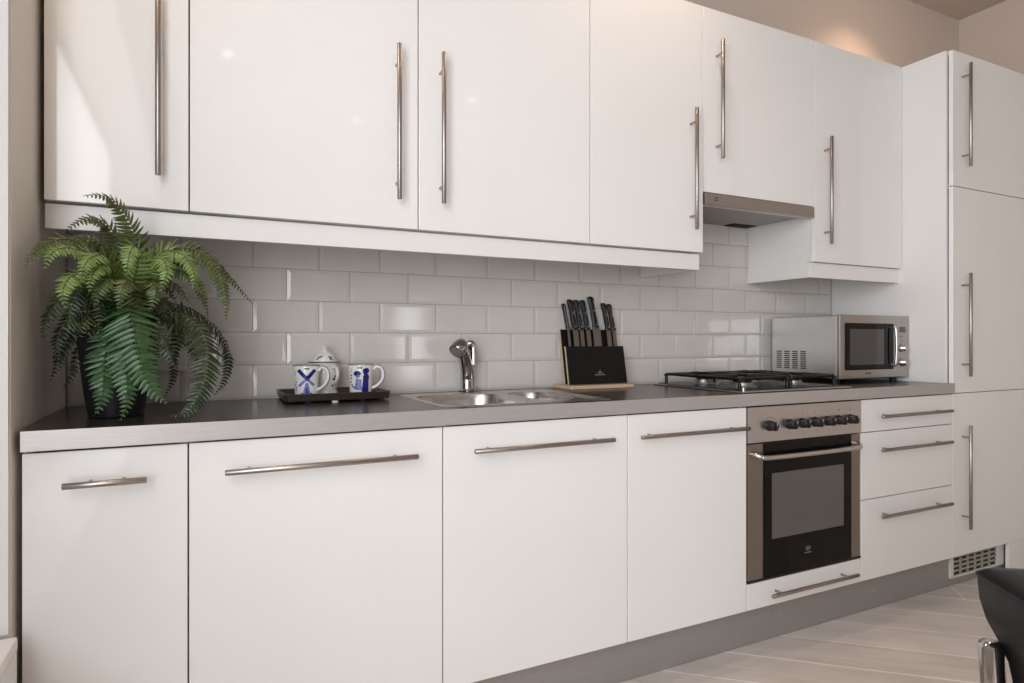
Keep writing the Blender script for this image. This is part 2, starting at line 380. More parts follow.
# ------------------------------------------------------------------ built-in oven
t = thing('built_in_oven', 'built-in stainless steel oven with black glass door and seven black knobs', 'oven', (1.985, 1.8, .24))
ox0, ox1 = X[4]+.003, X[5]-.003
MB().box(ox0+.02, ox1-.02, D+.022, 2.08, .2355, .838).build('body', 'black', t)
cp = MB().box(ox0, ox1, D-.004, D+.021, .716, .840, .002).build('control_panel', 'steel', t)
for i, x in enumerate((1.790, 1.889, 1.955, 2.022, 2.089, 2.152, 2.218)):
    m = MB(); zc = .7725
    m.lathe([(.0185, 0), (.0185, .004), (.0165, .007), (.0158, .026), (.0135, .0285), (0, .0285)], (x, D-.0045, zc), 28, 'y', (True, False))
    m.box(x-.0035, x+.0035, D-.0375, D-.030, zc-.014, zc+.014, .0015)
    k = m.build('knob', 'black', cp)
    MB().box(x-.0012, x+.0012, D-.0382, D-.0372, zc+.004, zc+.0135).build('pointer', 'greymark', k)
for i, x in enumerate((1.889, 1.955, 2.022, 2.089, 2.152, 2.218)):
    hgt = (.004, .005, .005, .003, .009, .006)[i]
    MB().box(x-.0013, x+.0013, D-.0046, D-.0041, .806, .806+hgt).build('printed_symbol', 'mark', cp)
    MB().box(x+.005, x+.0065, D-.0046, D-.0041, .7375, .7395).build('printed_symbol', 'mark', cp)
m = MB(); dial = [(1.790+.027*math.sin(-1.2+.2*q), .7725+.029*math.cos(-1.2+.2*q)) for q in range(13)]
m.tube([(x, D-.0041, z) for x, z in dial], .0006, 6); m.build('dial_scale', 'mark', cp)
dr = MB().box(ox0+.002, ox1-.002, D, D+.021, .2435, .712, .0015).build('door', 'warmsteel', t)
MB().box(1.764, 2.226, D-.003, D+.0005, .2445, .7115, .001).build('glass_panel', 'blackglass', dr)
MB().box(1.802, 2.181, D-.0036, D-.0028, .375, .605).build('window', 'ovenwin', dr)
MB().box(ox0+.001, ox1-.001, D-.003, D+.02, .2365, .2432, .001).build('bottom_lip', 'black', dr)
hp = smooth_path([(1.712, D, .679), (1.714, D-.014, .677), (1.726, D-.028, .672), (1.76, D-.034, .668), (1.985, D-.036, .667), (2.206, D-.034, .668), (2.240, D-.028, .672), (2.252, D-.014, .677), (2.254, D, .679)], 6)
MB().tube(hp, .0085, 14).build('handle', 'steel', dr)
m = MB()                                                    # small worn oval badge near the foot of the glass
for i in range(18):
    a = 2*PI*i/18; b = 2*PI*(i+1)/18
    P = lambda an, rx, rz: (1.985+rx*math.cos(an), D-.0042, .318+rz*math.sin(an))
    m.poly([P(a, .014, .009), P(b, .014, .009), P(b, .012, .0072), P(a, .012, .0072)])
m.box(1.976, 1.994, D-.0042, D-.0036, .3155, .3205); m.box(1.968, 2.002, D-.0042, D-.0036, .301, .304)
m.build('badge', 'dullmark', dr)

# ------------------------------------------------------------------ gas hob
gx0, gx1, gy0, gy1 = 1.682, 2.252, 1.600, 2.075
t = thing('gas_hob', 'black gas hob with steel rim and four burners above the oven', 'hob', (1.975, 1.85, WT))
m = MB().box(gx0, gx1, gy0, gy1, WT+.0006, WT+.006, .002); m.build('rim', 'steel', t)
MB().box(gx0+.012, gx1-.012, gy0+.030, gy1-.012, WT+.0062, WT+.0085, .001).build('hob_plate', 'iron', t)
for bx in (1.838, 2.112):
    for by in (1.752, 1.955):
        r = .044 if (bx, by) in ((1.838, 1.752), (2.112, 1.955)) else .034
        b = MB().lathe([(r+.012, 0), (r+.010, .004), (r, .006), (r*.96, .017), (r*.7, .019), (0, .019)], (bx, by, WT+.0087), 28, caps=(True, False)).build('burner', 'alu', t)
        MB().lathe([(r*.80, .0192), (r*.82, .022), (r*.78, .0265), (0, .0275)], (bx, by, WT+.0087), 28, caps=(True, False)).build('burner_cap', 'iron', b)
for a, b in ((1.724, 1.964), (1.984, 2.224)):
    m = MB(); zt = .932; y0, y1 = 1.655, 2.045; ins = .02
    for xx in (a, b):
        m.tube(smooth_path([(xx, y0, WT+.009), (xx, y0+.001, zt-.012), (xx, y0+.012, zt), (xx, (y0+y1)/2, zt), (xx, y1-.012, zt), (xx, y1-.001, zt-.012), (xx, y1, WT+.009)], 5), .0062, 8)
    for yy in (y0+.012, y1-.012, (y0+y1)/2): m.tube([(a, yy, zt), (b, yy, zt)], .0064, 8)
    bx = 1.838 if a < 1.9 else 2.112
    for by in (1.752, 1.955):
        for dx, dy in ((-1, 0), (1, 0)):
            ex = a if dx < 0 else b
            m.tube(smooth_path([(ex, by, zt), (bx+dx*.06, by, zt+.004), (bx+dx*.028, by, zt+.004)], 4), .0072, 8)
        for dy in (-1, 1):
            ey = {(-1, 1.752): y0+.012, (1, 1.752): (y0+y1)/2, (-1, 1.955): (y0+y1)/2, (1, 1.955): y1-.012}[(dy, by)]
            m.tube(smooth_path([(bx, ey, zt), (bx, by+dy*.045, zt+.004), (bx, by+dy*.026, zt+.004)], 4), .0072, 8)
    m.build('pan_support', 'iron', t)
MB().lathe([(.006, 0), (.006, .012), (.0045, .014), (0, .014)], (1.700, 1.614, WT+.0062), 14, caps=(True, False)).build('igniter_button', 'chrome', t)

# ------------------------------------------------------------------ sink
t = thing('kitchen_sink', 'stainless steel sink with one large and one small bowl set in the worktop', 'sink', (.88, 1.85, WT-.16))
def rrect(x0, x1, y0, y1, r, z, n=7):
    out = []
    for cx, cy, a0 in ((x1-r, y1-r, 0), (x0+r, y1-r, PI/2), (x0+r, y0+r, PI), (x1-r, y0+r, 3*PI/2)):
        for k in range(n+1):
            a = a0+PI/2*k/n; out.append((cx+r*math.cos(a), cy+r*math.sin(a), z))
    return out
bowls = [(.620, .915, 1.650, 2.000, .085), (.945, 1.085, 1.690, 1.985, .06)]
m = MB(); zt = WT+.0012; loops = []
for ring in [rrect(SX0, SX1, SY0, SY1, .03, zt)] + [rrect(*bw, zt) for bw in bowls]:
    vs = [m.b.verts.new(p) for p in ring]
    loops += [m.b.edges.new((vs[i], vs[(i+1) % len(vs)])) for i in range(len(vs))]
bmesh.ops.triangle_fill(m.b, edges=loops, use_beauty=True)
o0 = rrect(SX0, SX1, SY0, SY1, .03, zt); o1 = rrect(SX0-.004, SX1+.004, SY0-.004, SY1+.004, .033, WT+.0002)
m.rings([o0, o1], (False, False))
m.build('rim', 'sinksteel', t)
for x0, x1, y0, y1, r in bowls:
    m = MB(); dep = .155 if x0 < .8 else .10
    rg = []
    for ins, dz in ((0, .0), (.002, .004), (.006, .02), (.012, dep-.03), (.018, dep-.012), (.034, dep-.001), (.06, dep)):
        rg.append(rrect(x0+ins, x1-ins, y0+ins, y1-ins, max(r-ins*.6, .01), zt-dz))
    m.rings(rg, (False, True)); b = m.build('bowl', 'sinksteel', t, recalc=True, ang=60)
    cx, cy = (x0+x1)/2, (y0+y1)/2
    MB().lathe([(.03, 0), (.028, .003), (.018, .002), (0, .001)], (cx, cy, zt-dep+.0005), 24, caps=(True, False)).build('drain', 'chrome', b)
m = MB()
for i in range(5): m.tube([(1.098+.011*i, 1.67, zt+.0006), (1.098+.011*i, 1.93, zt+.0006)], .0016, 6)
m.build('drainer_ribs', 'sinksteel', t)

# tap with pull-out spray
t = thing('kitchen_tap', 'chrome mixer tap with a pull-out spray head behind the sink', 'tap', (.870, 2.105, WT))
MB().lathe([(.030, 0), (.033, .004), (.029, .008), (.027, .012), (.0262, .05)], (.870, 2.105, WT+.0004), 28).build('base', 'chrome', t)
body = smooth_path([(.870, 2.105, .93), (.866, 2.098, .96), (.852, 2.082, .995), (.832, 2.054, 1.025), (.819, 2.034, 1.040)], 5)
n_ = len(body); MB().tube(body, [.0262-.007*i/(n_-1) for i in range(n_)], 20).build('spout', 'chrome', t)
Hd = Vector((-.60, -.34, -.55)).normalized(); Hc = Vector((.801, 2.016, 1.042))
q = Hd.to_track_quat('Z', 'Y').to_matrix().to_4x4()
m = MB(); m.lathe([(.012, -.036), (.021, -.030), (.027, -.014), (.0285, .004), (.0285, .014), (.026, .018)], (0, 0, 0), 28)
bmesh.ops.transform(m.b, matrix=Matrix.Translation(Hc) @ q, verts=m.b.verts)
h = m.build('spray_head', 'chrome', t)
m = MB(); m.lathe([(.0225, .0182), (.0225, .0195), (0, .0198)], (0, 0, 0), 24, caps=(True, False))
bmesh.ops.transform(m.b, matrix=Matrix.Translation(Hc) @ q, verts=m.b.verts); m.build('nozzle_plate', 'filter', h)
lv = smooth_path([(.858, 2.092, 1.00), (.860, 2.084, 1.035), (.863, 2.082, 1.054), (.872, 2.080, 1.060), (.880, 2.079, 1.050), (.882, 2.079, 1.02), (.883, 2.079, .985)], 6)
n_ = len(lv); MB().tube(lv, [.008+.0035*min(1, i/(n_*.5)) for i in range(n_)], 16).build('lever', 'chrome', t)

# ------------------------------------------------------------------ microwave
t = thing('microwave_oven', 'silver microwave with dark window beside the tall unit on the worktop', 'microwave', (2.63, 1.93, WT))
mx0, mx1, my0, my1, mz0, mz1 = 2.400, 2.8675, 1.757, 2.110, .906, 1.178
MB().box(mx0+.003, mx1-.003, my0+.018, my1, mz0+.002, mz1-.002, .004).build('casing', 'steel', t)
m = MB()
for c in range(4):
    for r in range(9):
        yy = 2.068-.043*c; zz = .944+.0092*r
        m.box(mx0+.0020, mx0+.0036, yy-.014, yy+.014, zz, zz+.005)
m.build('side_vents', 'dark', t)
fr = MB().box(mx0, mx1, my0, my0+.0175, mz0, mz1, .004).build('front_frame', 'midsteel', t)
MB().box(2.430, 2.752, my0-.003, my0+.002, .944, 1.143, .004).build('door_glass', 'blackglass', fr)
MB().box(2.458, 2.684, my0-.0038, my0-.0028, .966, 1.118, .0004).build('window', 'mwwin', fr)
hd = smooth_path([(2.738, my0-.002, .964), (2.738, my0-.018, .962), (2.739, my0-.022, 1.0), (2.739, my0-.023, 1.043), (2.739, my0-.022, 1.09), (2.738, my0-.018, 1.126), (2.738, my0-.002, 1.124)], 5)
MB().tube(hd, .006, 10).build('handle', 'steel', fr)
MB().box(2.796, 2.838, my0-.0012, my0+.001, 1.105, 1.130, .0004).build('display', 'lcd', fr)
for z in (1.035, .972):
    k = MB().lathe([(.019, 0), (.019, .003), (.0155, .006), (.0145, .020), (.012, .022), (0, .022)], (2.818, my0-.0003, z), 26, 'y', (True, False)).build('knob', 'steel', fr)
    MB().box(2.817, 2.819, my0-.0232, my0-.0222, z+.002, z+.0125).build('pointer', 'mark', k)
for p, q, u, v in ((2.795, 2.803, 1.084, 1.088), (2.808, 2.816, 1.084, 1.088), (2.808, 2.815, 1.066, 1.07), (2.81, 2.814, 1.152, 1.155)):
    MB().box(p, q, my0-.0006, my0+.0005, u, v).build('printed_symbol', 'mark', fr)
MB().box(2.562, 2.600, my0-.0006, my0+.0005, .9262, .9318).build('name_plate', 'mark', fr)
for x in (mx0+.04, mx1-.04):
    for y in (my0+.05, my1-.04): MB().lathe([(.014, 0), (.016, .0205)], (x, y, WT+.0003), 14).build('foot', 'black', t)

# ------------------------------------------------------------------ knife block and seven knives
LEAN = math.tan(math.radians(10.5))
t = thing('knife_block', 'black knife block with pale wooden base and edges on the worktop', 'knife block', (1.38, 2.06, WT))
MB().box(1.236, 1.522, 1.996, 2.128, WT+.0005, .901, .002).build('base_board', 'wood', t)
def slab(x0, x1, yb, z0, z1, th, nm, mt, parent, dx=0.):
    m = MB(); a = []
    for z in (z0, z1):
        y = yb+(z-z0)*LEAN
        a.append([(x0-dx*(z-z0), y, z), (x1-dx*(z-z0), y, z), (x1-dx*(z-z0), y+th, z), (x0-dx*(z-z0), y+th, z)])
    m.rings(a); bmesh.ops.bevel(m.b, geom=list(m.b.edges), offset=.0007, segments=1, affect='EDGES')
    return m.build(nm, mt, parent)
fp = slab(1.262, 1.528, 2.045, .9012, 1.047, .006, 'front_panel', 'blackpanel', t)
slab(1.262, 1.528, 2.0515, .9012, 1.0465, .009, 'front_core', 'wood', t)
slab(1.268, 1.520, 2.085, .9012, 1.112, .004, 'rear_panel', 'blackpanel', t)
slab(1.268, 1.520, 2.0893, .9012, 1.113, .012, 'rear_core', 'wood', t)
m = MB()                                                     # small pale emblem over a line of worn lettering
def fpt(x, z): return (x, 2.045+(z-.9012)*LEAN-.0006, z)
m.poly([fpt(1.391, .9445), fpt(1.398, .9475), fpt(1.407, .9575), fpt(1.405, .9485), fpt(1.417, .9455), fpt(1.414, .9425), fpt(1.394, .9425)])
for i in range(6): m.poly([fpt(1.379+.0078*i, .9345), fpt(1.3855+.0078*i, .9345), fpt(1.3855+.0078*i, .9395), fpt(1.379+.0078*i, .9395)])
m.build('emblem', 'dullmark', fp)
KN = [(1.286, 1.115, 1.205, .8, 'slim dark-handled knife without rivets, first at the left of the block', .011),
      (1.318, 1.112, 1.222, 1, 'black riveted knife second from the left in the block', .024),
      (1.347, 1.111, 1.221, 1, 'black riveted knife third from the left in the block', .018),
      (1.377, 1.112, 1.221, 1, 'black riveted knife in the middle of the block, fourth from the left', .020),
      (1.417, 1.120, 1.236, 1.12, 'largest black riveted knife, standing highest in the block', .036),
      (1.474, 1.112, 1.212, .9, 'black riveted knife second from the right in the block', .021),
      (1.501, 1.110, 1.209, .9, 'black riveted knife at the right end of the block', .017)]
for i, (x, zb, zt_, s, lab, bw) in enumerate(KN):
    def ky(z): return 2.072+(z-.9012)*LEAN
    def kx(z): return x-(z-zb)*.10
    zt_ += .008; x += .007
    k = thing('kitchen_knife', lab, 'knife', (x, ky(.91), .91), 'knives in the block')
    m = MB(); zs = (.915, .96, 1.02, zb-.001)
    rg = []
    for z in zs:
        w = bw*(.25 if z < .92 else .75 if z < 1 else 1); cx = x+.002
        rg.append([(cx-bw/2, ky(z)-.0011, z), (cx-bw/2+w, ky(z)-.0008, z), (cx-bw/2+w, ky(z)+.0008, z), (cx-bw/2, ky(z)+.0011, z)])
    m.rings(rg); m.build('blade', 'blade', k)
    m = MB(); rg = []; L = zt_-zb
    for f_, wx, wy in ((0, .0105, .0075), (.05, .0105, .008), (.12, .0078, .0075), (.3, .0085, .0085), (.6, .0075, .008), (.82, .0085, .0085), (.94, .0100, .0085), (1.0, .0065, .006)):
        z = zb+L*f_; sx = s*(.75 if i == 0 else 1)
        rg.append([(kx(z)+1.35*wx*sx*math.cos(2*PI*j/14), ky(z)+1.2*wy*math.sin(2*PI*j/14), z) for j in range(14)])
    m.rings(rg); hnd = m.build('handle', 'black', k)
    if i:
        for f_ in (.10, .55):
            z = zb+L*f_; MB().lathe([(.0022, 0), (.0022, .0014), (0, .0018)], (kx(z), ky(z)-.0092, z), 10, 'y', (True, False)).build('rivet', 'greymark', hnd)

# ------------------------------------------------------------------ tea tray, mugs and sugar pot
TZ0 = WT+.0005
t = thing('serving_tray', 'dark wooden serving tray with raised rim on the worktop under the mugs', 'tray', (.385, 2.02, WT))
tx0, tx1, ty0, ty1 = .231, .532, 1.908, 2.132
m = MB(); rg = []
for ins, z in ((.004, .0045), (0, .006), (-.004, .027), (-.001, .0275), (.006, .012), (.009, .0105)):
    rg.append(rrect(tx0+ins, tx1-ins, ty0+ins, ty1-ins, .012, TZ0+z, 3))
m.rings(rg); m.build('tray_body', 'darkwood', t)
for x in (tx0+.07, tx1-.07, (tx0+tx1)/2-.013):
    for y in ((ty0+.06, ty1-.03) if abs(x-.37) > .05 else (ty0+.006,)): MB().lathe([(.010, 0), (.010, .0046)], (x, y, TZ0), 14).build('foot', 'china', t)
MZ = TZ0+.0112
def cup_point(cx, cy, prof, ang, h):
    for (r0, h0), (r1, h1) in zip(prof, prof[1:]):
        if h0 <= h <= h1 and h1 > h0: r = r0+(r1-r0)*(h-h0)/(h1-h0); break
    else: r = prof[-1][0]
    return Vector((cx+(r+.0005)*math.cos(ang), cy+(r+.0005)*math.sin(ang), MZ+h))
class Decal:      # painted glaze motif laid on the curved side, u to the right and v up as one faces it
    def __init__(s, cx, cy, prof, turn=0., k=1.): s.k = k; s.c = (cx, cy, prof); s.a0 = math.atan2(-cy, -cx)+turn; s.m = MB()
    def P(s, u, v): return cup_point(s.c[0], s.c[1], s.c[2], s.a0+u*s.k/.038, v)
    def quad(s, a, b, c, d, n=6):
        g = [[s.P(*(((a[i]*(1-f)+b[i]*f)*(1-h)+(d[i]*(1-f)+c[i]*f)*h) for i in (0, 1))) for f in [k/n for k in range(n+1)]] for h in [k/n for k in range(n+1)]]
        V = [[s.m.b.verts.new(p) for p in row] for row in g]
        for i in range(n):
            for j in range(n): s.m.b.faces.new((V[i][j], V[i][j+1], V[i+1][j+1], V[i+1][j]))
    def line(s, a, b, w, n=5):
        L = math.hypot(b[0]-a[0], b[1]-a[1]); nx, ny = -(b[1]-a[1])/L*w/2, (b[0]-a[0])/L*w/2
        s.quad((a[0]-nx, a[1]-ny), (b[0]-nx, b[1]-ny), (b[0]+nx, b[1]+ny), (a[0]+nx, a[1]+ny), n)
    def disc(s, c, rx, ry=None, n=14):
        ry = ry or rx; o = s.m.b.verts.new(s.P(*c)); v = [[s.m.b.verts.new(s.P(c[0]+rx*k*math.cos(2*PI*i/n), c[1]+ry*k*math.sin(2*PI*i/n))) for i in range(n)] for k in (.5, 1)]
        for i in range(n):
            j = (i+1) % n; s.m.b.faces.new((o, v[0][i], v[0][j])); s.m.b.faces.new((v[0][i], v[1][i], v[1][j], v[0][j]))
    def build(s, name, mt, parent): return s.m.build(name, mt, parent)
MP = [(.0335, .001), (.034, .004), (.0345, .02), (.0365, .06), (.0405, .094)]
def mug(cx, cy, label, ha):
    k = thing('china_mug', label, 'mug', (cx, cy, MZ), 'painted mugs on the tray')
    m = MB(); m.lathe([(.030, 0), (.0335, .001)] + MP[1:] + [(.0398, .0952), (.0378, .0945), (.034, .06), (.032, .02), (.028, .006), (0, .006)], (cx, cy, MZ), 40, caps=(True, False))
    m.build('cup', 'china', k)
    d = Vector((math.cos(ha), math.sin(ha), 0)); o = Vector((cx, cy, MZ))
    hp = smooth_path([o+d*.0385+Vector((0, 0, .080)), o+d*.050+Vector((0, 0, .089)), o+d*.064+Vector((0, 0, .082)), o+d*.069+Vector((0, 0, .062)), o+d*.062+Vector((0, 0, .042)), o+d*.047+Vector((0, 0, .028)), o+d*.0335+Vector((0, 0, .022))], 5)
    h = MB().tube(hp, .0048, 12).build('handle', 'china', k)
    out = MB(); n_ = len(hp)
    out.tube([p+(p-(o+d*.040+Vector((0, 0, .055)))).normalized()*.0042 for p in hp[3:-4]], .0019, 6); out.build('handle_stripe', 'ink', h)
    MB().tube([(cx+.0402*math.cos(a), cy+.0402*math.sin(a), MZ+.0953) for a in [2*PI*i/40 for i in range(41)]], .0009, 6, caps=False).build('rim_line', 'ink', k)
    return k
hr = math.atan2(R_[1], R_[0])
m1 = (.300, 2.000); m2 = (.462, 1.990)
k = mug(*m1, 'white china mug with a blue painted windmill at the left of the tray', hr-.12)
dc = Decal(*m1, MP, 0, 1.15)
dc.line((-.021, .083), (.001, .056), .0105); dc.line((.022, .083), (.001, .056), .0105); dc.disc((.001, .057), .0055)
dc.build('windmill_sails', 'blue', k)
dc = Decal(*m1, MP, 0, 1.15); dc.line((-.021, .034), (.001, .056), .0075); dc.line((.021, .036), (.001, .056), .0075)
dc.quad((-.010, .012), (.011, .012), (.004, .044), (-.003, .044)); dc.quad((-.018, .009), (.019, .009), (.015, .015), (-.014, .015)); dc.build('windmill_tower', 'paleblue', k)
dc = Decal(*m1, MP, 0, 1.15); dc.disc((.0005, .021), .0042, .0075); dc.line((-.034, .066), (-.029, .080), .0012); dc.build('windmill_door', 'blue', k)
dc = Decal(*m1, MP, 0, 1.15)
for u, v in ((-.032, .022), (-.030, .030), (-.033, .038), (-.031, .046)): dc.disc((u, v), .0028, .0022)
for u in (-.003, .001, .005): dc.disc((u, .0865), .0022)
dc.build('sprig_border', 'ink', k)
k = mug(*m2, 'white china mug with two blue painted figures at the right of the tray', hr+.10)
dc = Decal(*m2, MP, 0, 1.25)
dc.disc((-.009, .069), .0095, .0085); dc.disc((.013, .077), .0085, .0095); dc.quad((.002, .011), (.022, .009), (.021, .058), (.006, .054)); dc.disc((.014, .056), .0085, .013); dc.disc((.010, .070), .004)
dc.build('painted_figures', 'blue', k)
dc = Decal(*m2, MP, 0, 1.25); dc.quad((-.017, .020), (.003, .018), (.001, .052), (-.012, .054)); dc.disc((-.008, .060), .006, .005); dc.build('painted_dress', 'paleblue', k)
dc = Decal(*m2, MP, 0, 1.25)
for u, v in ((-.030, .042), (-.025, .034), (-.027, .054), (-.021, .028), (-.026, .063)): dc.disc((u, v), .0034, .0025)
dc.line((-.020, .026), (.004, .018), .003); dc.line((-.029, .070), (-.022, .084), .0012)
for u in (-.006, -.002, .002): dc.disc((u, .0865), .0024)
dc.build('sprig_border', 'ink', k)

sp = (.366, 2.074)
k = thing('sugar_pot', 'white china lidded pot with dark painted sprigs behind the mugs', 'sugar pot', (*sp, MZ))
SP = [(.040, .001), (.041, .006), (.037, .014), (.044, .030), (.0485, .055), (.0475, .080), (.0455, .098)]
m = MB(); m.lathe([(.036, 0)] + SP + [(.047, .1005), (.044, .1005), (.042, .09), (.043, .055), (.033, .016), (0, .014)], (*sp, MZ), 44, caps=(True, False))
for v in m.b.verts:                                           # scalloped foot
    if v.co.z < MZ+.010 and (Vector((v.co.x-sp[0], v.co.y-sp[1]))).length > .03:
        a = math.atan2(v.co.y-sp[1], v.co.x-sp[0]); v.co.x += .003*math.cos(8*a)*math.cos(a); v.co.y += .003*math.cos(8*a)*math.sin(a)
m.build('pot_body', 'china', k)
d = Vector((R_[0], R_[1], 0)); o = Vector((*sp, MZ)); d = (d+Vector((-F_[0], -F_[1], 0))*.75).normalized()
MB().tube(smooth_path([o+d*.045+Vector((0, 0, .084)), o+d*.058+Vector((0, 0, .086)), o+d*.066+Vector((0, 0, .068)), o+d*.060+Vector((0, 0, .045)), o+d*.046+Vector((0, 0, .036))], 5), .005, 12).build('handle', 'china', k)
lid = MB().lathe([(.0475, .1008), (.0505, .1022), (.0500, .1040), (.0350, .1062), (.0338, .112), (.0285, .124), (.019, .132), (.010, .1370), (.0075, .142), (.0125, .146), (.0135, .150), (.0095, .154), (0, .1555)], (*sp, MZ), 40, caps=(True, False)).build('lid', 'china', k)
MB().tube([(sp[0]+.0503*math.cos(a), sp[1]+.0503*math.sin(a), MZ+.1030) for a in [2*PI*i/40 for i in range(41)]], .0012, 6, caps=False).build('rim_line', 'ink', lid)
LP = [(.0350, .1062), (.0338, .112), (.0285, .124), (.019, .132), (.010, .1370)]
dc = Decal(*sp, LP)
for u, v, r in ((-.026, .112, .0035), (-.022, .117, .004), (-.015, .119, .004), (-.008, .121, .003), (.022, .113, .0045), (.026, .118, .0035), (.018, .119, .0035), (.030, .110, .003)): dc.disc((u, v), r, r*.7)
dc.build('painted_sprigs', 'ink', lid)
dc = Decal(*sp, SP)
for u, v, r in ((.024, .050, .004), (.029, .058, .004), (.033, .046, .0045), (.028, .038, .0035), (.036, .066, .003), (.022, .030, .003), (-.018, .06, .004)): dc.disc((u, v), r, r*.8)
dc.line((.022, .026), (.034, .076), .0022); dc.build('painted_sprigs', 'ink', k)

# wall socket on the tiles behind the fern
t = thing('wall_socket', 'white wall socket on the tiles behind the fern', 'socket', (-.066, 2.14, 1.02))
MB().box(-.107, -.025, 2.134, 2.1445, .978, 1.061, .003).build('plate', 'china', t)
MB().lathe([(.0205, 0), (.0205, .0015), (.0185, .0016), (.018, .0005), (0, .0004)], (-.066, 2.1338, 1.02), 28, 'y', (True, False)).build('inset', 'white', t)
for x in (-.0755, -.0565): MB().lathe([(.0025, 0), (.0025, .0012), (0, .0012)], (x, 2.1332, 1.02), 10, 'y', (True, False)).build('hole', 'dark', t)

